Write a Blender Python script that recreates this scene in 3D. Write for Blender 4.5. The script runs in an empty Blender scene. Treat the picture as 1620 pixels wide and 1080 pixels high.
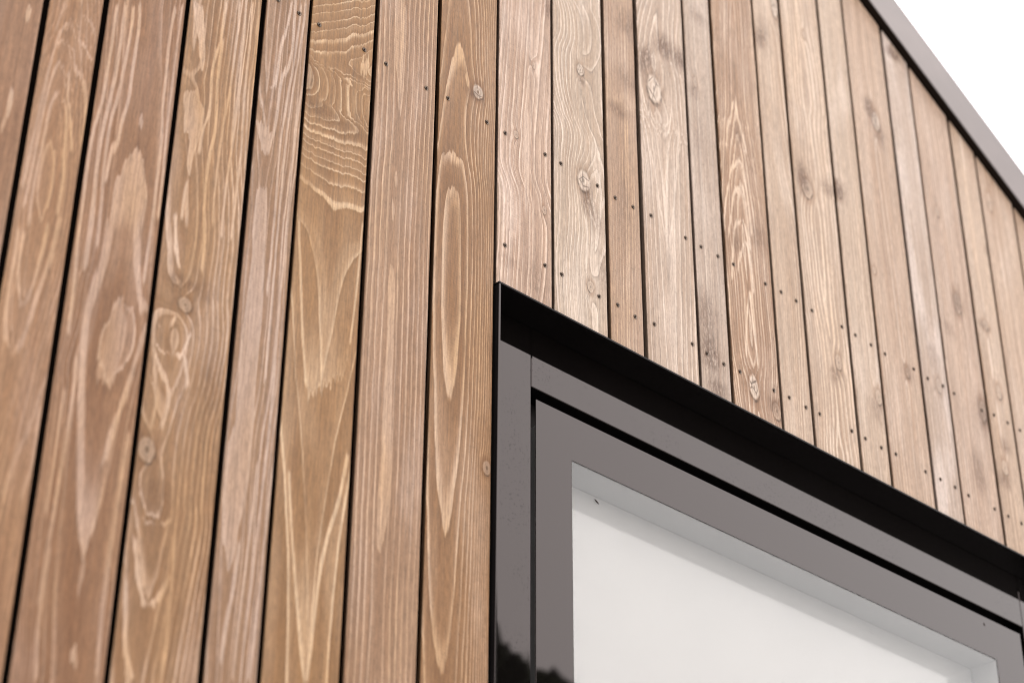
import bpy, bmesh, math, random
from mathutils import Vector, Matrix

# ------------------------------------------------------------------ camera, sky, sun, exposure
S = bpy.context.scene
COL = S.collection
D = 2.2            # metres from the lens to the face of the cladding
ZC = 1.5           # height of the lens above the ground
RM = ((0.73452276, 0.36898251, 0.56949822), (-0.67855648, 0.3918177, 0.62132117), (0.00611716, -0.84281125, 0.53817449))
FPX = 3252.08
cam = bpy.data.cameras.new('camera'); cam_o = bpy.data.objects.new('camera', cam); COL.objects.link(cam_o)
cam.sensor_width = 36.0; cam.lens = FPX / 1620 * 36.0
cam.clip_start = 0.05; cam.clip_end = 2000
M3 = Matrix([[RM[i][0], -RM[i][1], -RM[i][2]] for i in range(3)])
cam_o.matrix_world = Matrix.Translation((0, -D, ZC)) @ M3.to_4x4()
cam.dof.use_dof = True; cam.dof.focus_distance = 3.68; cam.dof.aperture_fstop = 2.9
S.cycles.filter_width = 1.0
S.camera = cam_o

w = bpy.data.worlds.new('World'); S.world = w; w.use_nodes = True
wt = w.node_tree; wt.nodes.clear()
sky = wt.nodes.new('ShaderNodeTexSky'); sky.sky_type = 'NISHITA'; sky.sun_disc = False
sky.sun_elevation = math.radians(52); sky.sun_rotation = math.radians(112)
hs = wt.nodes.new('ShaderNodeHueSaturation'); hs.inputs['Saturation'].default_value = 0.12
mixw = wt.nodes.new('ShaderNodeMix'); mixw.data_type = 'RGBA'; mixw.inputs[0].default_value = 0.84   # even cloud cover over the clear sky
mixw.inputs[7].default_value = (22.0, 21.7, 21.6, 1)
bg = wt.nodes.new('ShaderNodeBackground'); bg.inputs['Strength'].default_value = 0.14
out = wt.nodes.new('ShaderNodeOutputWorld')
wt.links.new(sky.outputs[0], hs.inputs['Color']); wt.links.new(hs.outputs[0], mixw.inputs[6])
wt.links.new(mixw.outputs[2], bg.inputs[0]); wt.links.new(bg.outputs[0], out.inputs[0])

sun = bpy.data.lights.new('sun', 'SUN'); sun.energy = 0.9; sun.angle = math.radians(28); sun.color = (1, .97, .93)
sun_o = bpy.data.objects.new('sun', sun); COL.objects.link(sun_o)
az = math.radians(112); el = math.radians(52)          # high on the right, through cloud
sd = Vector((math.sin(az) * math.cos(el), math.cos(az) * math.cos(el), math.sin(el)))
sun_o.rotation_euler = sd.to_track_quat('Z', 'Y').to_euler(); sun_o.location = sd * 40

S.view_settings.view_transform = 'Standard'; S.view_settings.look = 'None'
S.view_settings.exposure = 0.0; S.view_settings.gamma = 1.0; S.view_settings.use_curve_mapping = False

# ------------------------------------------------------------------ helpers
def pt(px, py, y=0.0):
    """point on the plane y = const (metres behind the cladding face) from photo coordinates; z is relative to the lens"""
    c = (px - 810.0, py - 540.0, FPX)
    d = [sum(RM[i][k] * c[k] for k in range(3)) for i in range(3)]
    t = (D + y) / d[1]
    return d[0] * t, d[2] * t

def link(name, me, mat=None, parent=None, loc=(0, 0, 0)):
    o = bpy.data.objects.new(name, me); COL.objects.link(o)
    if me is not None and mat is not None and not me.materials: me.materials.append(mat)
    if parent is not None:
        o.parent = parent
    o.location = loc
    return o

def mesh(name, verts, faces, smooth=False):
    me = bpy.data.meshes.new(name); me.from_pydata([tuple(v) for v in verts], [], faces); me.update()
    bm = bmesh.new(); bm.from_mesh(me); bmesh.ops.recalc_face_normals(bm, faces=bm.faces[:]); bm.to_mesh(me); bm.free()
    if smooth:
        for p in me.polygons: p.use_smooth = True
    return me

def boxm(name, x0, x1, y0, y1, z0, z1, bev=0.0):
    bm = bmesh.new(); bmesh.ops.create_cube(bm, size=1)
    for v in bm.verts:
        v.co = Vector((x0 if v.co.x < 0 else x1, y0 if v.co.y < 0 else y1, z0 if v.co.z < 0 else z1))
    if bev: bmesh.ops.bevel(bm, geom=bm.edges[:], offset=bev, segments=1, affect='EDGES', profile=.5)
    me = bpy.data.meshes.new(name); bm.to_mesh(me); bm.free(); return me

def joinm(name, mats_boxes):
    """several boxes as one mesh"""
    bm = bmesh.new()
    for b in mats_boxes:
        t = boxm('t', *b); bm.from_mesh(t); bpy.data.meshes.remove(t)
    me = bpy.data.meshes.new(name); bm.to_mesh(me); bm.free(); return me

class G:
    """short-hand for building a node tree"""
    def __init__(s, name):
        s.mat = bpy.data.materials.new(name); s.mat.use_nodes = True
        s.t = s.mat.node_tree; s.t.nodes.clear()
        s.out = s.t.nodes.new('ShaderNodeOutputMaterial')
    def _set(s, sock, v):
        if v is None: return
        if hasattr(v, 'is_output'): s.t.links.new(v, sock)
        else: sock.default_value = v
    def m(s, op, a, b=None, c=None, clamp=False):
        n = s.t.nodes.new('ShaderNodeMath'); n.operation = op; n.use_clamp = clamp
        for i, v in enumerate((a, b, c)): s._set(n.inputs[i], v)
        return n.outputs[0]
    def v(s, op, a, b=None, c=None):
        n = s.t.nodes.new('ShaderNodeVectorMath'); n.operation = op
        for i, x in enumerate((a, b, c)): s._set(n.inputs[i], x)
        return n.outputs['Value'] if op in ('LENGTH', 'DISTANCE', 'DOT_PRODUCT') else n.outputs[0]
    def xyz(s, a): 
        n = s.t.nodes.new('ShaderNodeSeparateXYZ'); s._set(n.inputs[0], a); return n.outputs
    def comb(s, x, y, z):
        n = s.t.nodes.new('ShaderNodeCombineXYZ')
        for i, v in enumerate((x, y, z)): s._set(n.inputs[i], v)
        return n.outputs[0]
    def noise(s, vec, scale=1.0, detail=2.0, rough=.5, dim='3D', dist=0.0):
        n = s.t.nodes.new('ShaderNodeTexNoise'); n.noise_dimensions = dim
        if dim == '1D': s._set(n.inputs['W'], vec)
        else: s._set(n.inputs['Vector'], vec)
        n.inputs['Scale'].default_value = scale; n.inputs['Detail'].default_value = detail
        n.inputs['Roughness'].default_value = rough; n.inputs['Distortion'].default_value = dist
        return n.outputs[0]
    def white(s, w_):
        n = s.t.nodes.new('ShaderNodeTexWhiteNoise'); n.noise_dimensions = '1D'; s._set(n.inputs['W'], w_); return n.outputs[0]
    def rng(s, v, a, b, c=0.0, d=1.0, smooth=True):
        n = s.t.nodes.new('ShaderNodeMapRange'); n.interpolation_type = 'SMOOTHSTEP' if smooth else 'LINEAR'
        s._set(n.inputs[0], v)
        for i, x in enumerate((a, b, c, d)): s._set(n.inputs[i + 1], x)
        return n.outputs[0]
    def mix(s, f, a, b, mode='MIX'):
        n = s.t.nodes.new('ShaderNodeMix'); n.data_type = 'RGBA'; n.blend_type = mode
        s._set(n.inputs[0], f)
        for k, x in ((6, a), (7, b)):
            if isinstance(x, tuple): x = (*x[:3], 1.0)
            s._set(n.inputs[k], x)
        return n.outputs[2]
    def curve(s, v, pts):
        """piecewise smooth 1-D function through pts = [(v, value)...]"""
        pts = sorted(pts)
        a, b = pts[0][0], pts[-1][0]
        lo = min(p[1] for p in pts); hi = max(p[1] for p in pts)
        if hi - lo < 1e-6: hi = lo + 1e-6
        f = s.rng(v, a, b, 0, 1, False)
        n = s.t.nodes.new('ShaderNodeFloatCurve'); c = n.mapping.curves[0]
        N = [((p[0] - a) / (b - a), (p[1] - lo) / (hi - lo)) for p in pts]
        c.points[0].location = N[0]; c.points[1].location = N[-1]
        for q in N[1:-1]: c.points.new(*q)
        for q in c.points: q.handle_type = 'AUTO_CLAMPED'
        n.mapping.update()
        s._set(n.inputs[1], f)
        return s.m('MULTIPLY_ADD', n.outputs[0], hi - lo, lo)
    def tex(s, which='Object'):
        return s.t.nodes.new('ShaderNodeTexCoord').outputs[which]
    def bsdf(s, **kw):
        n = s.t.nodes.new('ShaderNodeBsdfPrincipled')
        for k, v in kw.items():
            if isinstance(v, tuple): v = (*v[:3], 1.0)
            s._set(n.inputs[k.replace('_', ' ')], v)
        return n
    def bump(s, h, strength=.3, dist=.001):
        n = s.t.nodes.new('ShaderNodeBump'); s._set(n.inputs['Height'], h)
        n.inputs['Strength'].default_value = strength; n.inputs['Distance'].default_value = dist
        return n.outputs[0]
    def done(s, shader):
        s.t.links.new(shader, s.out.inputs[0]); return s.mat

def srgb(r, g, b, k=1.0):
    f = lambda c: ((c / 255 + .055) / 1.055) ** 2.4 if c > 10 else c / 255 / 12.92
    return (f(r) * k, f(g) * k, f(b) * k)

# ------------------------------------------------------------------ metals, glass and other plain materials
def metal_mat(name, base, rough, spec=.5, ior=1.5, speck=0.0, mottle=.1):
    g = G(name); P = g.tex()
    n1 = g.noise(g.v('MULTIPLY', P, (7, 7, 7)), 1, 3)
    b2 = tuple(min(1, c * (1 + 2.2 * mottle)) for c in base)
    col = g.mix(g.rng(n1, .35, .7), base, b2)
    ro = g.m('ADD', rough, g.m('MULTIPLY', n1, .02))
    if speck:                                            # dust and dried rain spots
        n2 = g.noise(P, 240, 1.0, .5); n3 = g.noise(P, 11, 2.0)
        k = g.m('MULTIPLY', g.rng(n2, .62, .70), g.rng(n3, .38, .62))
        k = g.m('MULTIPLY', k, speck)
        col = g.mix(k, col, (.006, .005, .005))
        ro = g.m('ADD', ro, g.m('MULTIPLY', k, .02))
    sl = g.m('MULTIPLY', g.m('MULTIPLY_ADD', k, -.75, 1), spec) if speck else spec
    s = g.bsdf(Base_Color=col, Roughness=ro, IOR=ior, Specular_IOR_Level=sl, Specular_Tint=(1.0, .83, .795))
    return g.done(s.outputs[0])

M_frame = metal_mat('frame_paint', (.0035, .0028, .0026), .012, .63, 1.5, speck=.45)
M_case = metal_mat('casement_paint', (.0035, .0028, .0026), .012, .63, 1.5, speck=.0)
M_lip = metal_mat('surround_metal', (.008, .007, .007), .08, .62, 1.5)
M_soffit = metal_mat('soffit_metal', (.004, .0035, .0035), .25, .12, 1.5)
M_trim = metal_mat('verge_metal', (.128, .103, .099), .45, .35, 1.5)
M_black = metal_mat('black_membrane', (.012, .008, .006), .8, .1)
M_gasket = metal_mat('black_rubber', (.008, .007, .007), .5, .2)
M_screw = metal_mat('screw_steel', (.19, .145, .11), .5, .4)
M_hole = metal_mat('screw_recess', (.016, .008, .005), .8, .1)
M_reveal1 = metal_mat('grey_glazing_rebate', (.26, .25, .246), .55, .2, mottle=.05)
M_blind = metal_mat('white_blind_cloth', (.60, .584, .577), .7, .1, mottle=.02)
M_dirt = metal_mat('dirt', (.03, .022, .018), .8, .1)

def glass_mat():
    g = G('window_glass')
    fr = g.t.nodes.new('ShaderNodeFresnel'); bf = g.t.nodes.new('ShaderNodeNewGeometry').outputs['Backfacing']
    g._set(fr.inputs[0], g.m('MULTIPLY_ADD', bf, 1 / 1.52 - 1.52, 1.52))
    gl = g.t.nodes.new('ShaderNodeBsdfGlossy'); gl.inputs['Roughness'].default_value = .005
    tr = g.t.nodes.new('ShaderNodeBsdfTransparent'); tr.inputs[0].default_value = (.955, .95, .945, 1)
    mx = g.t.nodes.new('ShaderNodeMixShader')
    g.t.links.new(fr.outputs[0], mx.inputs[0])
    g.t.links.new(tr.outputs[0], mx.inputs[1]); g.t.links.new(gl.outputs[0], mx.inputs[2])
    return g.done(mx.outputs[0])
M_glass = glass_mat()

# ------------------------------------------------------------------ stained softwood, one material per board
PALE = (228, 194, 170); GOLD = (212, 166, 118); GREY = (205, 188, 174)
WK = 0.605                                     # display colour to albedo
def wood_mat(sp, xc, seed):
    g = G('stained_softwood')
    right_side = sp.get('gk', 1.0)
    P = g.tex(); x, y, z = g.xyz(P)
    pv = lambda px, py: (pt(px, py)[0] - xc, pt(px, py)[1])
    # fibre-scale jitter
    wob = g.noise(g.v('MULTIPLY_ADD', P, (9, 9, 2.2), (seed * 3.1, 0, seed * 1.7)), 1, 3, .55)
    wob2 = g.noise(g.v('MULTIPLY_ADD', P, (45, 45, 13), (seed, 0, seed * 2.3)), 1, 2, .5)
    jag = g.noise(g.v('MULTIPLY_ADD', P, (230, 230, 4.5), (seed, 0, seed)), 1, 2, .6)
    jag2 = g.noise(g.v('MULTIPLY_ADD', P, (42, 42, 3), (seed, 5, seed)), 1, 1, .5)
    u = g.m('ADD', x, g.m('MULTIPLY', g.m('SUBTRACT', wob, .5), sp.get('wob', .012)))
    u = g.m('ADD', u, g.m('MULTIPLY', g.m('SUBTRACT', wob2, .5), .0030))
    v = g.m('ADD', z, g.m('MULTIPLY', g.m('SUBTRACT', jag, .5), sp.get('jag', .045)))
    v = g.m('ADD', v, g.m('MULTIPLY', g.m('SUBTRACT', jag2, .5), sp.get('jag', .045) * 1.6))
    x0 = g.curve(z, [(pv(px, py)[1], pv(px, py)[0]) for px, py in sp['cl']])
    ref = sp['cl']
    def clx(py):
        r = sorted(ref, key=lambda q: q[1])
        for a, b in zip(r, r[1:]):
            if a[1] <= py <= b[1]: return a[0] + (b[0] - a[0]) * (py - a[1]) / (b[1] - a[1])
        return r[0][0] if py < r[0][1] else r[-1][0]
    dd = g.curve(v, [(pv(clx(py), py)[1], val) for py, val in sp['d']])
    du = g.m('SUBTRACT', u, x0)
    wl, wr = sp['w'] if isinstance(sp['w'], tuple) else (sp['w'],) * 2
    wd = g.m('MULTIPLY_ADD', g.m('GREATER_THAN', du, 0), 1 / wr - 1 / wl, 1 / wl)
    lat = g.m('POWER', g.m('ABSOLUTE', g.m('MULTIPLY', du, wd)), sp.get('q', 2.0))
    if 'mul' in sp: lat = g.m('MULTIPLY', lat, g.curve(v, [(pv(clx(py), py)[1], val) for py, val in sp['mul']]))
    phi = g.m('ADD', dd, lat)
    discs = []
    for k in sp.get('knots', ()):
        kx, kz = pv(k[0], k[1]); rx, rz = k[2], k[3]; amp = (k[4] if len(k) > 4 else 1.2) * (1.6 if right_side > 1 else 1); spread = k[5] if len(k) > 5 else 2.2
        r = g.v('LENGTH', g.v('MULTIPLY', g.v('SUBTRACT', g.comb(u, 0, z), (kx, 0, kz)), (1 / rx, 0, 1 / rz)))
        e = g.m('EXPONENT', g.m('MULTIPLY', g.m('MULTIPLY', r, r), -1 / spread ** 2)) if spread < 6 else \
            g.m('EXPONENT', g.m('MULTIPLY', r, -1 / (spread * .28)))
        phi = g.m('MULTIPLY_ADD', e, amp, phi)
        discs.append((r, kx, kz, rx, rz, k[6] if len(k) > 6 else 0))
    R = g.m('MULTIPLY_ADD', g.m('SUBTRACT', g.noise(g.m('ADD', phi, seed * 7.3), .9, 1, .5, '1D'), .5), sp.get('jit', .35), phi)
    if sp.get('jit', .35) > .2: R = g.m('MULTIPLY_ADD', g.m('SUBTRACT', g.noise(g.m('ADD', phi, seed * 3.3), 2.3, 1, .5, '1D'), .5), .45, R)
    fl = g.m('FLOOR', R); fr = g.m('SUBTRACT', R, fl)
    r1 = g.white(g.m('ADD', fl, seed * 13.7)); r2 = g.white(g.m('ADD', fl, seed * 5.9 + 31))
    lo = g.m('SUBTRACT', 1.0, g.m('MULTIPLY_ADD', r1, .26, sp.get('wd', .20 if right_side > 1 else .26)))
    p1 = g.m('ADD', g.m('MULTIPLY', g.rng(fr, lo, .95), .8), g.m('MULTIPLY', g.m('POWER', fr, 2.0), .34))
    p1 = g.m('MULTIPLY', p1, g.rng(fr, .955, 1.0, 1, 0))
    p1 = g.m('MULTIPLY', p1, g.m('MULTIPLY_ADD', r2, .5, .75))
    R2 = g.m('MULTIPLY', R, sp.get('subf', 2.7)); f2 = g.m('FRACT', R2)
    s1 = g.m('MULTIPLY', g.m('POWER', f2, 2.5), g.rng(f2, .85, 1, 1, 0))
    s1 = g.m('MULTIPLY', s1, g.rng(g.noise(g.v('MULTIPLY_ADD', P, (14, 14, 1.5), (seed, 2, seed)), 1, 1), .35, .65, .2, 1))
    # glue the streaks to the fibres: the pale bands are broken along their length
    fib = g.noise(g.v('MULTIPLY_ADD', P, (300, 300, 7), (0, seed, seed)), 1, 3, .65)
    brk = g.rng(fib, .3, .62, .70, 1.08)
    brk = g.m('MULTIPLY', brk, g.rng(g.noise(g.v('MULTIPLY_ADD', P, (22, 22, 3.5), (seed * 4.1, 3, seed)), 1, 2), .32, .60, .45, 1.1))
    pale = g.m('MULTIPLY_ADD', s1, sp.get('sub', .30), g.m('MULTIPLY', p1, sp.get('amp', 1.0)))
    pale = g.m('MULTIPLY', pale, brk, clamp=True)
    for (px, py, rx, rz, st) in sp.get('flecks', ()):     # pale flecks where the stain has not taken
        kx, kz = pv(px, py)
        r = g.v('LENGTH', g.v('MULTIPLY', g.v('SUBTRACT', g.comb(u, 0, v), (kx, 0, kz)), (1 / rx, 0, 1 / rz)))
        pale = g.m('MAXIMUM', pale, g.rng(r, 1.0, .72, 0, st))
    brs = g.m('MULTIPLY_ADD', brk, .45, .62)
    vp = g.m('MULTIPLY_ADD', g.m('SUBTRACT', jag, .5), sp['pjag'], z) if 'pjag' in sp else v
    for st in sp.get('strokes', ()):                     # single pale rings: (width px, strength, [(x, y)...]) along the grain
        wpx, stg, pts_ = st[0], st[1], st[2]
        q = [(pv(px, py)[1], pv(px, py)[0]) for px, py in pts_]
        X = g.curve(v, q); hw = wpx * .00062
        dx = g.m('ABSOLUTE', g.m('SUBTRACT', u, X))
        va, vb = min(a for a, _ in q), max(a for a, _ in q)
        mk = g.rng(dx, hw * .45, hw * 1.3, min(1.0, stg * 1.15), 0)
        mk = g.m('MULTIPLY', mk, g.m('MULTIPLY', g.rng(v, va - .002, va + .012), g.rng(v, vb - .012, vb + .002, 1, 0)))
        pale = g.m('MAXIMUM', pale, g.m('MULTIPLY', mk, brs))
    for pa in sp.get('patches', ()):                     # pale tongues: (fill, edge, [(y, x left, x right)...])
        fill, edg, rows = pa[:3]; ft, fb = pa[3:5] if len(pa) > 3 else (.003, .003)
        qL = [(pv(a, y_)[1], pv(a, y_)[0]) for y_, a, b_ in rows]; qR = [(pv(b_, y_)[1], pv(b_, y_)[0]) for y_, a, b_ in rows]
        e_ = g.m('MINIMUM', g.m('SUBTRACT', u, g.curve(vp, qL)), g.m('SUBTRACT', g.curve(vp, qR), u))
        va, vb = min(a for a, _ in qL), max(a for a, _ in qL)
        val = g.m('MULTIPLY', g.rng(e_, .0015, .007, edg, fill), g.rng(e_, -.0006, .0010))
        val = g.m('MULTIPLY', val, g.m('MULTIPLY', g.rng(vp, va - .001, va - .001 + fb), g.rng(vp, vb + .001 - ft, vb + .001, 1, 0)))
        pale = g.m('MAXIMUM', pale, g.m('MULTIPLY', val, g.rng(fib, .3, .62, .86, 1.04)))
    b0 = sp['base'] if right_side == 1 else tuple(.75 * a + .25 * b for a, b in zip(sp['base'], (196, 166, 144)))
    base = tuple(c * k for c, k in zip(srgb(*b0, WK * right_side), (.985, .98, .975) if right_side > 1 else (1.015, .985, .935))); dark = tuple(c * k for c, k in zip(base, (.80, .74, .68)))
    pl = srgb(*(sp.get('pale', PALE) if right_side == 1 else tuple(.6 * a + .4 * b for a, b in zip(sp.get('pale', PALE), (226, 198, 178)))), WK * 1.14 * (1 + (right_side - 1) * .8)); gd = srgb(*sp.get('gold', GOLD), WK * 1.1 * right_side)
    ln = g.noise(g.v('MULTIPLY_ADD', P, (10, 10, 1.6), (seed * 2.1, 4, seed * .7)), 1, 3, .6)
    col = g.mix(g.rng(ln, .35, .70), base, dark)
    stk = g.noise(g.v('MULTIPLY_ADD', P, (75, 75, 1.1), (seed * 1.9, 6, seed)), 1, 3, .6)
    col = g.mix(g.m('MULTIPLY', g.rng(stk, .47, .66), sp.get('streak', .5)), col, tuple(c * k for c, k in zip(base, (.70, .60, .52))))
    ghue = g.noise(g.v('MULTIPLY_ADD', P, (12, 12, 3), (seed, 9, seed * 3)), 1, 2)
    col = g.mix(g.m('MULTIPLY', g.rng(ghue, .50, .72), sp.get('wash', .25)), col, tuple(c * k for c, k in zip(pl, (.92, .92, .94))))
    pc = g.mix(g.m('MULTIPLY', g.rng(ghue, .35, .62, 1, 0), sp.get('goldk', .6)), pl, gd)
    col = g.mix(pale, col, pc)
    # dark line hugging the sharp side of each ring
    dl = g.m('MULTIPLY', g.rng(fr, 0, .16, 1, 0), sp.get('edge', .22))
    col = g.mix(dl, col, tuple(c * .62 for c in base))
    # knots
    for (r, kx, kz, rx, rz, kind) in discs:
        if kind == 9: continue
        q = g.comb(u, 0, z)
        rr = g.m('ADD', r, g.m('MULTIPLY', g.m('SUBTRACT', wob2, .5), .45))
        ang = g.m('SINE', g.m('MULTIPLY', rr, 15))
        kp = srgb(230, 208, 190, WK * 1.05 * right_side) if kind else tuple(.45 * a + .55 * b for a, b in zip(srgb(222, 196, 174, WK * right_side), base))
        kc = g.mix(g.m('MULTIPLY_ADD', ang, .18, .26), kp, srgb(150, 112, 86, WK))
        if kind >= 1:
            vo = g.t.nodes.new('ShaderNodeTexVoronoi'); vo.feature = 'DISTANCE_TO_EDGE'
            g._set(vo.inputs['Vector'], g.v('MULTIPLY_ADD', q, (.9 / rx, 0, .9 / rz), (seed, .3, seed * 1.9))); vo.inputs['Scale'].default_value = 1.0
            ck = g.m('MULTIPLY', g.rng(vo.outputs['Distance'], .02, .055, 1, 0), g.rng(rr, .95, .7))
            kc = g.mix(g.m('MULTIPLY', ck, .85), kc, (.035, .018, .012))
        kc = g.mix(g.rng(rr, .10, .30, .75, 0), kc, tuple(c * .35 for c in base))
        col = g.mix(g.rng(rr, 1.0, .72, 0, .80), col, kc)
        side = g.rng(g.m('DIVIDE', g.m('SUBTRACT', z, kz), rz), 1.1, -.9, .25, 1.0)
        rim = g.m('MULTIPLY', g.m('MULTIPLY', g.rng(rr, .84, .97), g.rng(rr, 1.03, 1.24, 1, 0)), side)
        rim = g.m('MULTIPLY', rim, g.rng(g.noise(g.v('MULTIPLY_ADD', P, (90, 0, 90), (seed, 0, 3)), 1, 2), .35, .6, .15, 1))
        halo = g.m('MULTIPLY', g.m('MULTIPLY', g.rng(rr, .9, 1.05), g.rng(rr, 1.0, 2.1, 1, 0)), g.rng(fib, .3, .6, .3, 1))
        col = g.mix(g.m('MULTIPLY', halo, .65), col, tuple(c * k for c, k in zip(base, (.62, .50, .40))))
        col = g.mix(g.m('MULTIPLY', rim, .8), col, (.045, .024, .014))
    # brown smears, mildew
    for (px, py, rx, rz, st) in sp.get('stains', ()):
        kx, kz = pv(px, py)
        r = g.v('LENGTH', g.v('MULTIPLY', g.v('SUBTRACT', g.comb(u, 0, z), (kx, 0, kz)), (1 / rx, 0, 1 / rz)))
        sm = g.noise(g.comb(g.m('MULTIPLY', R, 4.5), g.m('MULTIPLY', x, 240), g.m('MULTIPLY', z, 70)), 1, 4, .8)
        msk = g.m('MULTIPLY', g.rng(r, 1.0, .1), g.rng(sm, .40, .50))
        col = g.mix(g.m('MULTIPLY', msk, st * .95), col, srgb(116, 70, 40, .44))
    # fibres and fine stipple
    fine = g.noise(g.v('MULTIPLY_ADD', P, (330, 330, 42), (seed, 0, 0)), 1, 3, .75)
    stp = g.noise(g.v('MULTIPLY_ADD', P, (300, 300, 150), (seed, 0, 2)), 1, 3, .7)
    k = g.m('MULTIPLY', g.rng(fib, .28, .75, .78, 1.16, False), g.rng(fine, .28, .72, .70, 1.25, False))
    k = g.m('MULTIPLY', k, g.rng(stp, .32, .46, sp.get('stipple', .74), 1.0))
    chk = g.noise(g.v('MULTIPLY_ADD', P, (430, 430, 11), (seed, 7, seed)), 1, 1, .5)
    k = g.m('MULTIPLY', k, g.rng(chk, .70, .76, 1, .62))
    saw = g.m('SINE', g.m('MULTIPLY', g.m('ADD', z, g.m('MULTIPLY', wob2, .004)), 1150))
    k = g.m('MULTIPLY', k, g.m('MULTIPLY_ADD', g.m('MULTIPLY', saw, g.rng(ln, .42, .6)), .05, 1))
    col = g.mix(1.0, col, g.comb(k, k, k), 'MULTIPLY')
    h = g.m('ADD', g.m('MULTIPLY', pale, .5), g.m('ADD', g.m('MULTIPLY', fib, .6), g.m('MULTIPLY', fine, .5)))
    s = g.bsdf(Base_Color=col, Roughness=g.rng(fib, .3, .7, .48, .62), IOR=1.45, Specular_IOR_Level=sp.get('spec', .20), Normal=g.bump(h, .6, .0009))
    return g.done(s.outputs[0])

# ------------------------------------------------------------------ layout of the facade (x along the wall, z up from the lens)
SOFF = 2.0085                       # underside of the window surround's head
LIPY = -.0066
RK0 = (3.1567, 3.3874); RKS = -.609 # lower edge of the verge trim
rake = lambda xx: RK0[1] + RKS * (xx - RK0[0])
FY = .0614                           # face of the window frame
WX0, WX1 = 1.9795, 3.724            # outer edges of the surround
WZ0, WZ1 = 0.05, 2.0120
GROUND = -ZC
GAP = .0095

J = [.4821, .5265, .5921, .6580, .7017, .7672, .8326, .8975, .9622, 1.0271, 1.0701, 1.1370, 1.1783, 1.2445, 1.2884, 1.3540,
     1.3985, 1.4650, 1.5093, 1.5745, 1.6186, 1.6826]
JX = [j * D for j in J]
NW, WW = .0437 * D, .0655 * D
left = []; xx = JX[0]
for wdt in (WW, NW, WW, WW, NW, WW): xx -= wdt; left.append(xx)
right = []; xx = JX[-1]
for wdt in (NW, WW, NW, WW, WW, NW, WW): xx += wdt; right.append(xx)
NL = len(left) - 1                   # list position of photo board 0 = NL
JA = left[::-1] + JX + right

house = link('timber_house', None); house.location = (2.0, 0, 0)
house['label'] = 'brown timber clad house wall with dark framed window and grey sloping roof edge'; house['category'] = 'house'
HX = 2.0
def part(name, me, mat, parent=None, loc=(0, 0, 0)):
    if parent is None: return link(name, me, mat, house, (loc[0] - HX, loc[1], loc[2]))
    return link(name, me, mat, parent, loc)

# ---- structure behind the boards: black membrane, roof body
def poly_prism(name, pts2, y0, y1):
    n = len(pts2); vs = [(p[0], y0, p[1]) for p in pts2] + [(p[0], y1, p[1]) for p in pts2]
    fs = [tuple(range(n)), tuple(range(n, 2 * n))[::-1]] + [(i, (i + 1) % n, n + (i + 1) % n, n + i) for i in range(n)]
    return mesh(name, vs, fs)
XL, XR = JA[0], JA[-1]
bm = bmesh.new()
for pts2 in ([(XL, GROUND), (WX0, GROUND), (WX0, rake(WX0) + .02), (XL, rake(XL) + .02)],
             [(WX0, WZ1), (WX1, WZ1), (WX1, rake(WX1) + .02), (WX0, rake(WX0) + .02)],
             [(WX1, GROUND), (XR, GROUND), (XR, rake(XR) + .02), (WX1, rake(WX1) + .02)],
             [(WX0, GROUND), (WX1, GROUND), (WX1, WZ0), (WX0, WZ0)]):
    t = poly_prism('t', pts2, .040, .22); bm.from_mesh(t); bpy.data.meshes.remove(t)
me = bpy.data.meshes.new('wall_membrane'); bm.to_mesh(me); bm.free()
part('wall_membrane', me, M_black, loc=(0, 0, ZC))

# ---- boards
def board_mesh(x0, x1, zb, zt0, zt1):
    """vertical board with eased front edges; the top is cut along the roof slope"""
    c = .0011; yb = .026; r = .0011
    k = .55 * (yb - r)                           # edges bevelled towards the back, so the joints read as deep shadow
    prof = [(x0 + k, yb), (x0, r), (x0 + c, 0), (x1 - c, 0), (x1, r), (x1 - k, yb)]
    zt = lambda q: zt0 + (zt1 - zt0) * (q - x0) / (x1 - x0)
    vs = [(a, b, zb) for a, b in prof] + [(a, b, zt(a)) for a, b in prof]
    n = 6
    fs = [tuple(range(n))[::-1], tuple(range(n, 2 * n))] + [(i, (i + 1) % n, n + (i + 1) % n, n + i) for i in range(n)]
    return mesh('board', vs, fs)

def straight(xm, base, w=.014, q=1.2, d0=2.0, lean=0, **kw):
    a = pt_x(xm, 0); b = pt_x(xm, 1080)
    return dict(base=base, cl=[(a + lean, 0), (b, 1080)], d=[(0, d0), (400, d0 + .35), (760, d0 + .1), (1080, d0 + .5)], w=w, q=q, **kw)
def pt_x(xm, py):
    """photo column of the vertical line x = xm at photo row py"""
    lo, hi = -3000., 5000.
    for _ in range(60):
        mid = (lo + hi) / 2
        if pt(mid, py)[0] < xm: lo = mid
        else: hi = mid
    return lo

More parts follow.
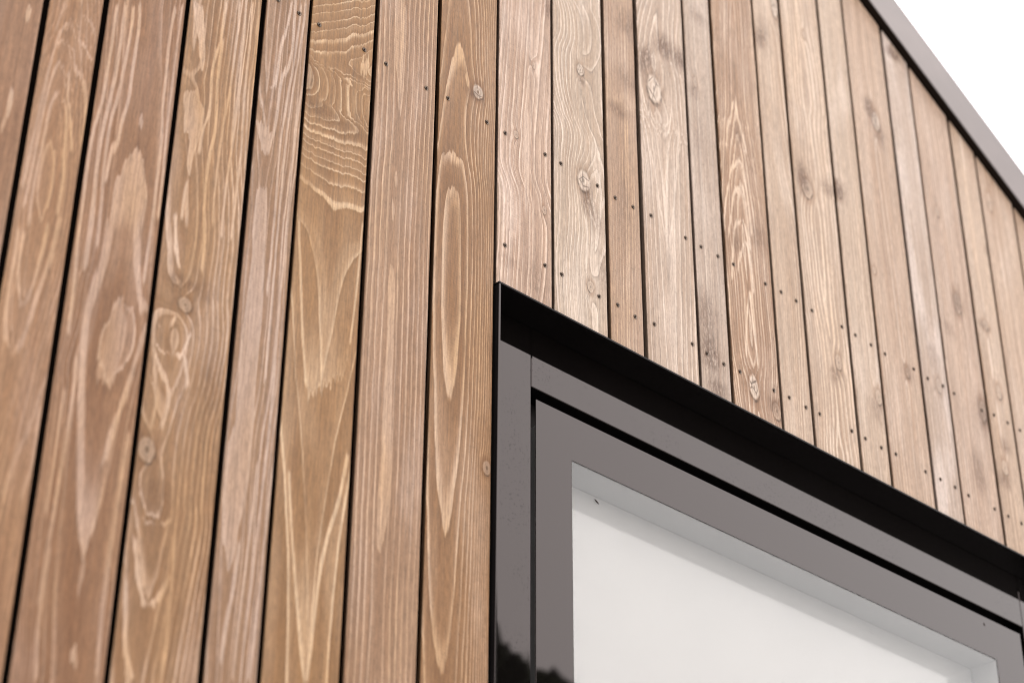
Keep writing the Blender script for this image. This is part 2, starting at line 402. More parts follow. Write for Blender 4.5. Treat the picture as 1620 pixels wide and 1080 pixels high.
BOARDS = {
0: dict(base=(170, 130, 103), cl=[(20, 0), (-30, 430)], d=[(-200, .2), (0, .35), (200, .5), (430, .7)], w=.085, q=2, sub=.12, amp=.5,
        flecks=[(45, 22, .005, .018, .7), (15, 165, .005, .035, .7), (6, 195, .004, .02, .5)]),
1: dict(base=(176, 134, 102), cl=[(118, -40), (113, 33), (97, 103), (80, 222), (72, 290), (65, 345), (38, 482), (22, 560), (-10, 720), (-60, 1000)],
        d=[(-60, 6.2), (0, 5.3), (33, 5), (66, 4), (103, 3), (148, 2), (222, 1), (285, .62), (345, 1), (410, 1.45), (482, 2), (560, 3), (640, 3.5), (720, 4), (830, 4.6), (930, 5), (1080, 6)],
        w=.019, q=1.7, p=1.4, sub=.2, goldk=.7, amp=0.55, wob=.018, pale=(206, 168, 142),
        strokes=[(5, .8, [(95, 102), (85, 115), (75, 138), (60, 200), (50, 260), (37, 333)]), (5, .75, [(97, 102), (108, 115), (108, 150), (112, 187), (113, 235)]),
                 (5, .8, [(100, 66), (80, 90), (66, 146), (45, 240), (33, 300)]), (5, .7, [(104, 66), (117, 82), (124, 110), (134, 150), (130, 230), (122, 300)]),
                 (4, .7, [(113, 33), (100, 45), (86, 74), (70, 128), (58, 170)]), (4, .7, [(115, 33), (124, 45), (135, 75), (145, 110)]),
                 (5, .8, [(92, 147), (75, 182), (65, 230), (52, 300), (45, 360)]), (5, .75, [(95, 147), (105, 178), (100, 245), (96, 300), (88, 350)]),
                 (5, .75, [(40, 360), (33, 393), (30, 427), (33, 460), (37, 484)]), (5, .75, [(76, 350), (63, 410), (53, 450), (39, 484)]),
                 (6, .7, [(30, 360), (17, 450), (10, 527), (20, 564)]), (6, .7, [(95, 340), (80, 403), (57, 477), (43, 523), (23, 564)]), (5, .6, [(84, 398), (80, 415), (76, 432)]),
                 (5, .55, [(106, 0), (95, 25), (85, 50)]), (5, .55, [(118, 0), (140, 25), (150, 60)]), (6, .5, [(75, 600), (50, 660), (25, 720), (0, 790)]), (5, .5, [(60, 640), (55, 700), (30, 800)])],
        patches=[(.12, .75, [(220, 79, 80), (243, 67, 86), (273, 60, 85), (300, 57, 82), (325, 60, 75), (346, 65, 66)])]),
2: dict(base=(164, 122, 92), cl=[(228, 0), (216, 237), (200, 400), (186, 510), (163, 615), (140, 800), (131, 875), (118, 1080)],
        d=[(-50, 1.35), (60, 1.2), (180, 1.08), (237, 1.0), (300, .90), (400, .70), (455, .45), (476, 0.02), (540, -.12), (600, -.10), (618, .03), (650, .35), (720, .62), (800, .85), (873, 1.0), (960, 1.1), (1080, 1.25)],
        w=(.040, .039), q=2.6, p=1.5, sub=.10, jit=.0, amp=0.42, wob=.010, pale=(205, 170, 148),
        flecks=[(222, 195, .004, .016, .9), (116, 1040, .007, .016, .8), (127, 915, .003, .03, .5)],
        strokes=[(5, .8, [(184, 0), (173, 83), (163, 147), (147, 207), (137, 267), (128, 333), (118, 430), (105, 540)]), (6, .85, [(198, 0), (187, 83), (173, 160), (157, 233), (150, 293), (143, 353), (133, 430)]),
                 (5, .8, [(210, 0), (205, 50), (193, 117), (183, 167), (168, 233), (157, 333), (150, 400)]), (5, .9, [(220, 0), (215, 67), (203, 147), (192, 187), (187, 213), (173, 253), (164, 300)]),
                 (5, .85, [(278, 0), (267, 67), (258, 150), (253, 233), (245, 300), (238, 357), (226, 450)]), (4, .7, [(288, 0), (273, 117), (263, 200), (253, 300), (246, 360)]),
                 (12, .8, [(175, 335), (165, 400), (148, 453), (135, 505), (129, 565), (127, 640), (128, 720), (127, 790), (130, 870)]), (11, .75, [(215, 335), (215, 400), (219, 463), (229, 510)]),
                 (8, .75, [(231, 520), (207, 593), (187, 653), (171, 705), (162, 740)]), (5, .7, [(120, 560), (105, 680), (85, 800), (60, 960)]), (4, .6, [(100, 620), (85, 720), (70, 820)]),
                 (5, .65, [(205, 680), (180, 830), (165, 930), (150, 1080)]), (4, .55, [(195, 740), (172, 900), (158, 1000)]), (4, .6, [(131, 880), (131, 905), (127, 930)]), (5, .6, [(80, 850), (65, 950), (55, 1080)])],
        patches=[(.78, .9, [(237, 213, 217), (243, 205, 222), (250, 196, 224), (258, 193, 226), (280, 181, 228), (310, 177, 230), (335, 174, 229), (352, 172, 226), (385, 169, 222)], .003, .075),
                 (.28, 1.0, [(472, 190, 193), (487, 180, 205), (513, 167, 213), (533, 157, 213), (560, 153, 207), (580, 155, 193), (600, 160, 177), (616, 163, 165)]),
                 (.72, .9, [(700, 122, 176), (745, 120, 168), (770, 121, 164), (800, 122, 158), (840, 124, 146), (870, 128, 137), (887, 130, 132)], .10, .003)]),
3: dict(base=(172, 132, 97), cl=[(314, 0), (300, 118), (296, 300), (288, 430), (272, 560), (244, 720), (248, 837), (234, 965), (220, 1080)],
        d=[(-40, .6), (0, .80), (60, .93), (105, 1.05), (150, .85), (205, 1.0), (260, 1.0), (330, .93), (430, 1.3), (500, .7), (565, 1), (600, 1.3), (660, 1.7), (720, 1.5), (782, 2), (837, 3), (900, 3.5), (965, 4), (1080, 4.6)],
        w=(.036, .019), q=1.35, p=2.0, sub=.22, amp=0.72, jag=.03, goldk=.85, wob=.02,
        knots=[(291, 481, .012, .014, 1.6, 2.4), (264, 474, .020, .022, .6, 1.4, 9), (231, 710, .016, .022, 1.4, 2.2), (302, 120, .012, .012, .7, 2.0, 9)],
        
        stains=[(286, 445, .045, .022, .55), (325, 460, .03, .03, .4), (250, 790, .05, .06, .35), (335, 600, .03, .12, .35)],
        strokes=[(5, .85, [(358, 0), (350, 60), (335, 117), (332, 165), (320, 205), (312, 250)]), (4, .7, [(378, 0), (373, 67), (365, 133), (353, 200), (343, 280), (336, 360)]),
                 (4, .7, [(388, 0), (383, 67), (377, 133), (368, 220), (358, 300), (350, 380)]), (4, .65, [(398, 0), (392, 80), (385, 160), (377, 260), (366, 380)]), (4, .6, [(408, 0), (403, 90), (396, 170), (388, 260), (378, 370)]),
                 (6, .85, [(353, 60), (345, 120), (340, 200), (328, 267), (323, 360), (321, 400), (318, 432)]), (6, .8, [(277, 340), (280, 410), (284, 428)]), (5, .8, [(297, 280), (290, 310), (286, 350)]),
                 (5, .8, [(243, 503), (255, 517), (264, 525)]), (5, .8, [(280, 500), (275, 508), (265, 525)]), (5, .85, [(240, 530), (255, 552), (271, 569)]), (5, .85, [(302, 518), (286, 550), (273, 569)]), (6, .85, [(287, 548), (292, 580), (294, 621)]),
                 (7, .8, [(240, 545), (256, 590), (263, 637), (252, 680)]), (5, .75, [(232, 590), (245, 630), (236, 678)]), (5, .7, [(225, 805), (240, 828), (250, 838)]), (5, .7, [(277, 812), (262, 830), (252, 838)]),
                 (7, .9, [(212, 840), (220, 907), (226, 947), (233, 968)]), (7, .85, [(268, 908), (254, 943), (235, 968)]), (6, .85, [(197, 910), (199, 990), (204, 1040), (212, 1085)]), (5, .6, [(278, 850), (268, 980), (257, 1075)])],
        patches=[(.7, .85, [(0, 304, 318), (30, 306, 322), (60, 312, 323), (95, 313, 323), (112, 316, 320)]),
                 (.6, .8, [(140, 300, 306), (155, 295, 312), (180, 291, 322), (205, 290, 318), (225, 298, 312), (245, 295, 305), (278, 297, 300)])]),
4: dict(base=(172, 134, 104), cl=[(432, 0), (421, 148), (418, 240), (408, 360), (393, 560), (370, 720), (360, 885), (345, 1080)],
        d=[(-30, .5), (60, .6), (110, .8), (148, 1), (195, 1.6), (242, 2), (290, 2.5), (360, 2.72), (460, 2.62), (560, 2.78), (720, 2.80), (840, 2.92), (885, 3), (960, 3.3), (1080, 3.6)],
        w=(.016, .013), q=1.15, p=1.6, sub=.25, goldk=.3, pale=(214, 184, 166), amp=0.68,
        strokes=[(5, .8, [(462, 0), (457, 33), (443, 83), (433, 140), (423, 149)]), (5, .8, [(467, 0), (463, 67), (443, 133), (433, 200), (420, 243)]), (4, .75, [(476, 0), (473, 33), (450, 167), (437, 267), (430, 360), (420, 470)]),
                 (4, .75, [(483, 0), (480, 33), (463, 133), (447, 250), (437, 360), (428, 480), (418, 600)]), (4, .7, [(489, 20), (485, 67), (467, 200), (453, 333), (445, 430), (437, 520), (430, 620), (418, 740)]),
                 (4, .65, [(433, 720), (417, 853), (400, 1020), (393, 1080)]), (4, .65, [(407, 720), (393, 853), (377, 987), (367, 1080)]), (6, .7, [(380, 840), (368, 930), (360, 970), (347, 1060)]), (4, .6, [(420, 720), (405, 850), (388, 1000)])],
        patches=[(.7, .8, [(193, 405, 430), (215, 408, 427), (235, 413, 422), (244, 417, 419)]),
                 (.55, .75, [(290, 405, 420), (360, 397, 418), (420, 395, 415), (480, 388, 414), (540, 380, 410), (600, 377, 405), (660, 372, 402), (720, 357, 397), (780, 352, 388), (840, 350, 375), (875, 355, 368), (892, 360, 363)])]),
5: dict(base=(172, 130, 90), cl=[(490, -40), (488, 60), (486, 120), (492, 200), (510, 270), (528, 335), (517, 500), (508, 610), (498, 800), (485, 1075)],
        d=[(-60, 15), (0, 10.6), (60, 6.2), (90, 3.5), (118, 0), (150, 1.6), (165, 2.6), (200, 5.2), (240, 8.2), (275, 10.4), (308, 11.6), (328, 12.0), (360, 12.2), (440, 12.55), (520, 12.75), (585, 12.93), (612, 13.0), (640, 13.12), (760, 13.5), (860, 13.75), (980, 13.92), (1075, 14.0), (1090, 14.02)],
        mul=[(-60, -.55), (0, -.55), (45, -.45), (75, -.1), (95, .6), (118, 1), (145, .8), (175, .25), (220, .16), (270, .14), (330, .10), (400, .22), (600, .30), (1080, .33)],
        w=.0150, q=1.0, p=1.3, sub=.06, jag=.010, jit=.25, goldk=.6, pale=(226, 190, 154), subf=2.0, wob=.012, wd=.12,
        knots=[(484, 120, .014, .030, .0, 2.0)], stains=[(500, 170, .05, .03, .5), (548, 205, .07, .05, .35), (565, 118, .03, .02, .35)],
        strokes=[(5, .8, [(472, 340), (477, 493), (484, 612)]), (4, .65, [(575, 350), (562, 477), (554, 547)]), (5, .8, [(457, 740), (462, 853), (470, 953), (477, 1037), (483, 1085)]), (6, .85, [(551, 715), (540, 775), (518, 853), (507, 903), (497, 970), (490, 1040), (485, 1085)])],
        pjag=.085, patches=[(.50, .8, [(470, 477, 563), (540, 479, 556), (572, 481, 552), (592, 483, 542), (606, 485, 522), (617, 486, 508), (629, 487, 491)], .16, .003),
                 (.45, .7, [(800, 460, 532), (853, 462, 518), (950, 470, 500), (1040, 477, 491), (1084, 483, 486)], .22, .003), (.7, .8, [(92, 574, 582), (100, 571, 585), (112, 570, 584), (120, 574, 578)])]),
6: dict(base=(177, 140, 113), cl=[(638, 0), (632, 172), (622, 330), (619, 433), (610, 650), (601, 862), (593, 1075)],
        d=[(-50, .6), (0, .74), (100, .85), (172, 1), (250, 1.10), (300, 1.03), (360, 1.06), (410, 1.06), (433, 1.0), (520, .88), (600, .82), (750, .85), (862, 1), (960, 1.12), (1040, 1.06), (1065, 1.0), (1090, .95)],
        w=.016, q=1.2, p=1.6, sub=.35, jit=.12, wash=.5, goldk=.55, pale=(212, 178, 154), jag=.06, flecks=[(626, 285, .004, .016, .8), (621, 335, .004, .024, .8)],
        patches=[(.6, .75, [(0, 626, 646), (60, 626, 643), (120, 626, 640), (155, 629, 637), (174, 631, 633)]),
                 (.72, .8, [(431, 617, 620), (445, 614, 623), (520, 612, 624), (600, 607, 621), (720, 602, 619), (800, 597, 616), (840, 597, 612), (863, 600, 603)])]),
7: dict(base=(166, 124, 88), cl=[(728, -20), (728, 68), (719, 234), (719, 290), (715, 450), (711, 635), (703, 838), (698, 1090)],
        d=[(-40, 3.7), (0, 3.4), (68, 3), (150, 2.5), (232, 2), (262, 1.4), (290, 1), (330, .72), (450, .55), (560, .75), (635, 1), (660, 1.1), (740, 1.5), (838, 2), (860, 2.1), (960, 2.5), (1075, 3.0), (1090, 3.05)],
        w=(.036, .030), q=2.1, p=2.1, sub=.12, jit=.0, amp=1.0, pale=(216, 180, 150), goldk=.7, jag=.035, wob=.016, edge=.3,
        knots=[(757, 146, .0125, .018, -.9, 2.6, 1), (771, 740, .009, .013, .9, 2.2)], flecks=[(740, 128, .006, .017, .9)],
        stains=[(748, 148, .03, .02, .5), (780, 560, .02, .05, .45)]),
8: dict(base=(189, 157, 136), cl=[(848, 0), (838, 150), (832, 260), (850, 340), (842, 487)], d=[(-30, 1.2), (200, 1.5), (350, 1.25), (490, 1.6)], w=(.013, .016), q=1.1,
        p=1.6, sub=.35, wash=.5, goldk=.2, pale=(222, 196, 180), jit=.9, flecks=[(833, 250, .008, .16, .5)], knots=[(844, 104, .004, .009, .6, 2.5), (816, 213, .006, .009, .5, 2.2), (861, 333, .006, .010, .6, 2.4)],
        stains=[(868, 15, .03, .05, .6), (845, 440, .05, .09, .3), (800, 410, .05, .02, .3)]),
9: dict(base=(198, 176, 156), cl=[(912, 0), (928, 60), (918, 112), (932, 200), (945, 250), (945, 370), (938, 455), (942, 533)], d=[(-20, 1.3), (110, 1.6), (190, 1.9), (285, 1.3), (362, 1.0), (420, 1.4), (540, 1.7)], w=(.0155, .03), q=1.25,
        p=2.4, sub=.25, wash=.5, goldk=.1, pale=(224, 206, 190), edge=.4, base2=1, knots=[(919, 111, .010, .015, .9, 2.6, 1), (924, 286, .0165, .026, -1.3, 2.2, 2), (935, 454, .009, .013, .8, 2.2)],
        stains=[(930, 318, .028, .05, .75), (945, 350, .03, .05, .45), (921, 128, .014, .02, .6), (955, 430, .02, .08, .35)],
        strokes=[(4, .8, [(930, 318), (938, 340), (946, 363)]), (4, .7, [(960, 312), (957, 330), (948, 363)]), (5, .7, [(925, 340), (930, 385), (928, 440)])],
        patches=[(.35, .6, [(225, 938, 946), (250, 936, 951), (275, 942, 953), (300, 945, 950), (316, 938, 944)]), (.35, .7, [(470, 925, 935), (490, 932, 950), (510, 940, 948), (522, 942, 945)])]),
10: dict(base=(178, 146, 122), cl=[(990, -20), (996, 560)], d=[(0, 1.5), (560, 1.6)], w=.010, q=1.1, p=2.2, sub=.3, amp=.55, stipple=.70, pale=(216, 186, 162),
        stains=[(995, 40, .05, .06, .5), (1000, 130, .06, .045, .5), (978, 175, .05, .03, .55), (990, 330, .03, .12, .3)], flecks=[(990, 160, .05, .012, .3)]),
11: dict(base=(196, 172, 154), cl=[(1042, -10), (1035, 140), (1046, 215), (1052, 300), (1056, 400), (1062, 570)], d=[(-30, 3.6), (20, 3), (80, 2.2), (140, .8), (180, 1), (200, 2), (218, 3), (260, 3.5), (330, 3.8), (396, 4), (570, 4.4)], w=(.02, .022), q=1.3,
        p=2.2, sub=.25, wash=.5, goldk=.1, pale=(224, 204, 188), edge=.35, knots=[(1034, 141, .020, .038, 1.2, 1.7, 2)],
        stains=[(1050, 75, .05, .055, .85), (1075, 95, .03, .05, .8), (1024, 90, .03, .05, .7), (1016, 100, .02, .06, .6)],
        strokes=[(4, .85, [(1015, 140), (1020, 167), (1033, 197), (1047, 219)]), (4, .85, [(1062, 165), (1058, 197), (1049, 219)]), (3, .8, [(1020, 150), (1032, 185), (1046, 204)]), (3, .8, [(1056, 175), (1054, 192), (1047, 204)]),
                 (4, .7, [(1014, 165), (1023, 215), (1036, 270), (1046, 340), (1057, 395)]), (4, .7, [(1073, 200), (1069, 280), (1064, 350), (1058, 395)])]),
12: dict(base=(194, 172, 156), cl=[(1105, 0), (1135, 610)], d=[(0, 1.5), (600, 1.8)], w=.016, q=1.2, amp=.35, sub=.15, wash=.4, goldk=.1, pale=(214, 196, 182), stipple=.62,
        stains=[(1105, 28, .05, .03, .4), (1118, 500, .05, .10, .55), (1125, 560, .05, .07, .8), (1135, 615, .05, .04, .7), (1098, 145, .03, .03, .4), (1105, 220, .04, .1, .25)],
        knots=[(1100, 130, .006, .014, .6, 2)]),
13: dict(base=(160, 120, 90), cl=[(1158, 0), (1163, 160), (1168, 250), (1174, 345), (1183, 460), (1195, 610), (1202, 670)], d=[(-30, 6), (40, 5.4), (100, 5.1), (158, 5), (208, 4), (245, 3), (285, 2), (340, 1), (378, .75), (420, .9), (470, 1.0), (520, .8), (560, 1), (610, 2), (670, 2.5)], w=(.014, .014), q=1.35,
        p=1.8, sub=.25, pale=(228, 200, 176), edge=.5, goldk=.3, knots=[(1193, 612, .015, .030, .9, 1.9, 1), (1229, 650, .012, .02, .8, 1.7, 0)], stains=[(1168, 215, .02, .05, .5), (1200, 375, .04, .06, .45), (1166, 385, .02, .04, .5), (1225, 640, .03, .03, .5)],
        strokes=[(5, .85, [(1160, 159), (1155, 187), (1148, 233)]), (5, .85, [(1161, 159), (1165, 180), (1175, 217), (1181, 245)]),
                 (5, .95, [(1167, 246), (1155, 283), (1148, 317), (1145, 362)]), (5, .95, [(1168, 246), (1177, 277), (1185, 327), (1189, 368)]),
                 (5, .95, [(1171, 283), (1163, 307), (1157, 340), (1153, 380)]), (5, .95, [(1172, 283), (1178, 310), (1183, 350), (1188, 400)]),
                 (5, .95, [(1172, 337), (1165, 357), (1160, 400), (1158, 450)]), (5, .95, [(1173, 337), (1180, 360), (1187, 410), (1192, 470)]),
                 (4, .85, [(1177, 373), (1171, 400), (1168, 440)]), (4, .85, [(1178, 373), (1184, 400), (1188, 440)]), (5, .9, [(1185, 460), (1181, 495), (1180, 560)]), (5, .9, [(1186, 460), (1190, 500), (1196, 550), (1200, 590)])]),
14: dict(base=(199, 172, 150), cl=[(1215, 0), (1240, 260), (1268, 420), (1285, 690)], d=[(0, 2), (200, 1.4), (240, 1), (360, .8), (390, 1), (430, 1.2), (520, 1), (690, .9)], w=(.013, .02), q=1.3, amp=.7, goldk=.2, pale=(224, 200, 178), wash=.5,
        knots=[(1226, 12, .012, .034, .8, 1.8, 1)], stains=[(1203, 62, .035, .045, .75), (1208, 45, .03, .06, .4)]),
15: dict(base=(196, 168, 146), cl=[(1258, 0), (1275, 150), (1283, 240), (1302, 450), (1320, 590), (1330, 720)], d=[(0, 1.8), (80, 1.3), (152, 1), (200, 1.6), (290, 1.2), (420, 1.5), (600, 2), (720, 1.4)], w=(.014, .018), q=1.2, pale=(222, 198, 176), goldk=.25, edge=.35,
        knots=[(1272, 55, .007, .012, .6, 2), (1277, 298, .017, .026, 1.0, 1.8, 0), (1327, 573, .010, .020, .8, 2.0, 0)], stains=[(1270, 280, .03, .07, .85), (1312, 300, .04, .04, .6), (1325, 330, .02, .04, .5), (1322, 590, .03, .03, .5)]),
16: dict(base=(203, 178, 157), cl=[(1320, 0), (1352, 300), (1372, 480), (1385, 600), (1398, 740)], d=[(0, 1.6), (440, 1.3), (470, 1), (530, .9), (560, 1), (690, .8), (750, 1.2)], w=(.013, .012), q=1.2, amp=.7, wash=.6, goldk=.2, pale=(226, 204, 186),
        knots=[(1327, 302, .010, .018, .8, 1.8, 0), (1391, 628, .010, .02, .8, 2, 0)], stains=[(1326, 300, .04, .05, .75), (1388, 650, .03, .05, .4)]),
17: dict(base=(194, 163, 140), cl=[(1360, 0), (1400, 330), (1430, 560), (1448, 740)], d=[(0, 1.6), (360, 1.2), (760, 1.9)], w=(.014, .012), q=1.15, goldk=.2, pale=(218, 194, 176), edge=.4,
        knots=[(1386, 192, .014, .030, .9, 2.0, 1), (1383, 428, .007, .01, .6, 2, 0), (1437, 590, .008, .014, .7, 2, 0)], stains=[(1376, 172, .03, .05, .85), (1392, 215, .03, .05, .55), (1437, 590, .03, .04, .5), (1437, 300, .02, .3, .35)]),
18: dict(base=(206, 184, 170), cl=[(1405, 50), (1450, 360), (1490, 720)], d=[(0, 1.3), (760, 1.6)], w=.02, q=1.2, amp=.5, wash=.8, goldk=.1, pale=(226, 208, 198),
        knots=[(1414, 82, .010, .02, .7, 1.8, 0), (1430, 380, .006, .012, .6, 1.8, 0), (1485, 610, .01, .02, .6, 2, 0)], stains=[(1410, 85, .04, .03, .7), (1428, 385, .03, .03, .55), (1475, 560, .03, .05, .35)]),
19: dict(base=(196, 166, 146), cl=[(1465, 100), (1500, 330), (1540, 700)], d=[(0, 1.4), (760, 1.7)], w=.012, q=1.15, goldk=.2, pale=(220, 196, 180), edge=.4,
        knots=[(1484, 335, .008, .016, .6, 2, 0), (1515, 480, .012, .03, .8, 2, 0), (1555, 650, .012, .03, .8, 2, 0)], stains=[(1515, 478, .03, .06, .6), (1555, 655, .03, .08, .65), (1502, 520, .03, .03, .4), (1550, 750, .04, .08, .5)]),
20: dict(base=(206, 178, 156), cl=[(1515, 200), (1560, 520), (1600, 800)], d=[(0, 1.5), (800, 1.7)], w=.014, q=1.2, amp=.7, goldk=.3, pale=(224, 200, 180),
        knots=[(1558, 514, .012, .014, .7, 2, 0), (1590, 740, .012, .02, .7, 2, 0), (1580, 620, .01, .02, .5, 2, 0)], stains=[(1556, 515, .04, .02, .55), (1560, 395, .02, .03, .5), (1588, 760, .04, .03, .6), (1590, 705, .03, .03, .6)]),
21: dict(base=(204, 174, 152), cl=[(1560, 260), (1600, 520), (1640, 800)], d=[(0, 1.4), (800, 1.8)], w=.013, q=1.2, amp=.8, goldk=.3, pale=(222, 198, 178), knots=[(1566, 320, .012, .03, .7, 2, 0)]),
22: dict(base=(206, 178, 156), cl=[(1612, 330), (1690, 800)], d=[(0, 1.4), (800, 1.8)], w=.014, q=1.2, amp=.8),
}
rnd = random.Random(5)
def screw_meshes():
    # countersunk screw: dark mouth of the hole, steel ring, dark drive recess, shared by all screws
    vs, fs, mi = [], [], []
    n = 14
    def ring(r, y): 
        s = len(vs)
        for i in range(n):
            a = 2 * math.pi * i / n; vs.append((r * math.cos(a), y, r * math.sin(a)))
        return s
    def band(a, b, m_):
        for i in range(n): fs.append((a + i, a + (i + 1) % n, b + (i + 1) % n, b + i)); mi.append(m_)
    a = ring(.0044, -.0001); b = ring(.0043, -.0012); c = ring(.0039, -.0012); d_ = ring(.0036, -.0010); e = ring(.0025, -.0003); f_ = ring(.0021, -.0002)
    band(a, b, 1); band(b, c, 1); band(c, d_, 0); band(d_, e, 0); band(e, f_, 1)
    fs.append(tuple(f_ + i for i in range(n))); mi.append(1)
    me = bpy.data.meshes.new('screw'); me.from_pydata(vs, [], fs); me.update()
    me.materials.append(M_screw); me.materials.append(M_hole)
    for p, m_ in zip(me.polygons, mi): p.material_index = m_
    bm = bmesh.new(); bm.from_mesh(me); bmesh.ops.recalc_face_normals(bm, faces=bm.faces[:]); bm.to_mesh(me); bm.free()
    return me
SCREW = screw_meshes()
Z1, Z2 = 1.0685 * D, .9543 * D

for i in range(len(JA) - 1):
    b = i - NL                                   # number of the board counted from the photo's left edge
    a0, a1 = JA[i] + GAP / 2, JA[i + 1] - GAP / 2
    if b == 7: a1 = 1.9722
    if b == 8: a0 = 1.9787
    xc = (a0 + a1) / 2
    sp = BOARDS.get(b)
    if sp is None:
        bb = rnd.choice([(172, 132, 103), (178, 138, 108)]) if b < 0 else rnd.choice([(198, 170, 148), (204, 178, 158)])
        sp = straight(xc, bb, w=rnd.uniform(.012, .02), d0=rnd.uniform(.8, 1.8), lean=rnd.uniform(-10, 10))
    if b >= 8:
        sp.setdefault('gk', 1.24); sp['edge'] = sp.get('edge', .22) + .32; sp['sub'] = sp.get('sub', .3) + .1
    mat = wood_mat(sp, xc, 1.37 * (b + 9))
    over = lambda p: rake(p) - .012
    spans = []
    if a1 < WX0 + .002 or a0 > WX1: spans.append((GROUND + .12, over(a0 - xc + xc), over(a1)))
    else:
        spans.append((WZ1 - .0005, over(a0), over(a1)))
        spans.append((GROUND + .12, WZ0 - .004, WZ0 - .004))
    for si, (zb, t0, t1) in enumerate(spans):
        x0c, x1c = a0, a1
        me = board_mesh(x0c - xc, x1c - xc, zb, t0, t1)
        yo = rnd.uniform(-.0006, .0006)
        o = part('board', me, mat, loc=(xc, yo, ZC))
        if not 6 < b < 9: o.rotation_euler = (0, rnd.uniform(-.0006, .0006), 0)
        if si: continue
        # screws: two per board on every batten the photo shows
        for zl, first in ((Z1, 4), (Z2, 8)):
            if b < first or b > 23: continue
            for sx in (a0 + .0185, a1 - .0185):
                zz = zl + rnd.uniform(-.0035, .0035)
                if zz > min(t0, t1) - .01 or zz < zb + .01: continue
                part('screw', SCREW, None, o, (sx - xc + rnd.uniform(-.003, .003), 0, zz)).rotation_euler = (0, rnd.uniform(0, 6.28), 0)

# ---- verge: grey folded metal trim along the roof slope, roof slab behind it
def slope_prism(name, xa, xb, lo, hi, y0, y1, bev=.0):
    pts2 = [(xa, rake(xa) + lo), (xb, rake(xb) + lo), (xb, rake(xb) + hi), (xa, rake(xa) + hi)]
    me = poly_prism(name, pts2, y0, y1)
    if bev:
        bm = bmesh.new(); bm.from_mesh(me); bmesh.ops.bevel(bm, geom=bm.edges[:], offset=bev, segments=2, affect='EDGES', profile=.5); bm.to_mesh(me); bm.free()
    return me
XA, XB = XL - .05, XR + .25
part('verge_trim', slope_prism('verge_trim', XA, XB, 0.0005, .1375, -.0172, .045, .0025), M_trim, loc=(0, 0, ZC))
part('verge_shadow_strip', slope_prism('verge_shadow_strip', XA, XB, -.0035, .0003, -.0165, .030), M_black, loc=(0, 0, ZC))  # black strip added under the trim to draw its dark shadow line
part('roof', slope_prism('roof', XA, XB, .012, .128, .047, 5.0), M_trim, loc=(0, 0, ZC))

# ---- window: surround, frame, casement, pane and what lies behind it
win = part('window', None, None, loc=((WX0 + WX1) / 2, 0, ZC)); WXC = (WX0 + WX1) / 2
def wp(name, me, mat): return link(name, me, mat, win, (-WXC, 0, 0))
t = .0045
wp('surround_head', boxm('surround_head', WX0, WX1, LIPY, FY + .05, WZ1 - t, WZ1, .0007), M_soffit)
wp('surround_jamb', boxm('surround_jamb', WX0, WX0 + t, LIPY, FY + .05, WZ0 + t, WZ1 - t - .0003, .0007), M_lip)
wp('surround_jamb', boxm('surround_jamb', WX1 - t, WX1, LIPY, FY + .05, WZ0 + t, WZ1 - t - .0003, .0007), M_lip)
wp('surround_sill', boxm('surround_sill', WX0, WX1, LIPY - .02, FY + .05, WZ0, WZ0 + t - .0003, .0007), M_lip)
FX0, FX1 = WX0 + t + .0004, WX1 - t - .0004
S0, S1 = 2.1191, 3.5839                   # inner edges of the stiles
HB = 1.8853                              # underside of the frame's head
FT = SOFF - .0006
SB = WZ0 + .09
wp('frame_stile', boxm('frame_stile', FX0, S0, FY, FY + .07, WZ0 + t, FT, .0012), M_frame)
wp('frame_stile', boxm('frame_stile', S1, FX1, FY, FY + .07, WZ0 + t, FT, .0012), M_frame)
wp('frame_head', boxm('frame_head', S0 + .0016, S1 - .0016, FY, FY + .07, HB, FT, .0012), M_frame)
wp('frame_sill', boxm('frame_sill', S0 + .0016, S1 - .0016, FY, FY + .07, WZ0 + t, SB, .0012), M_frame)
# dark rebate between frame and casement
bx = [(S0 + .0002, S1 - .0002, FY + .045, FY + .0695, 1.82, HB + .0), (S0 + .0002, S0 + .06, FY + .045, FY + .0695, SB, 1.8199), (S1 - .06, S1 - .0002, FY + .045, FY + .0695, SB, 1.8199)]
wp('rebate_gasket', joinm('rebate_gasket', bx), M_gasket)
C0, C1, CT, CB = 2.1312, 3.5666, 1.8641, SB + .015
O0, O1, OT, OB = 2.2179, 3.4659, 1.7738, CB + .10
def ring_mesh(name, x0, x1, z0, z1, ix0, ix1, iz0, iz1, y0, y1, bev=0):
    """rectangular ring with mitred corners, one closed mesh"""
    o = [(x0, z0), (x1, z0), (x1, z1), (x0, z1)]; n = [(ix0, iz0), (ix1, iz0), (ix1, iz1), (ix0, iz1)]
    vs = [(a, y0, b) for a, b in o] + [(a, y0, b) for a, b in n] + [(a, y1, b) for a, b in o] + [(a, y1, b) for a, b in n]
    fs = []
    for i in range(4):
        k = (i + 1) % 4
        fs += [(i, k, 4 + k, 4 + i), (8 + i, 8 + k, 12 + k, 12 + i), (i, k, 8 + k, 8 + i), (4 + i, 4 + k, 12 + k, 12 + i)]
    me = mesh(name, vs, fs)
    if bev:
        bm = bmesh.new(); bm.from_mesh(me)
        es = [e for e in bm.edges if e.calc_face_angle(0) > .5]
        bmesh.ops.bevel(bm, geom=es, offset=bev, segments=1, affect='EDGES', profile=.5); bm.to_mesh(me); bm.free()
    return me
wp('casement_frame', ring_mesh('casement_frame', C0, C1, CB, CT, O0, O1, OB, OT, FY, FY + .0024, .0005), M_case)
wp('pane', boxm('pane', O0 + .0004, O1 - .0004, FY + .0004, FY + .0022, OB + .0004, OT - .0004), M_glass)
Y1 = .1298
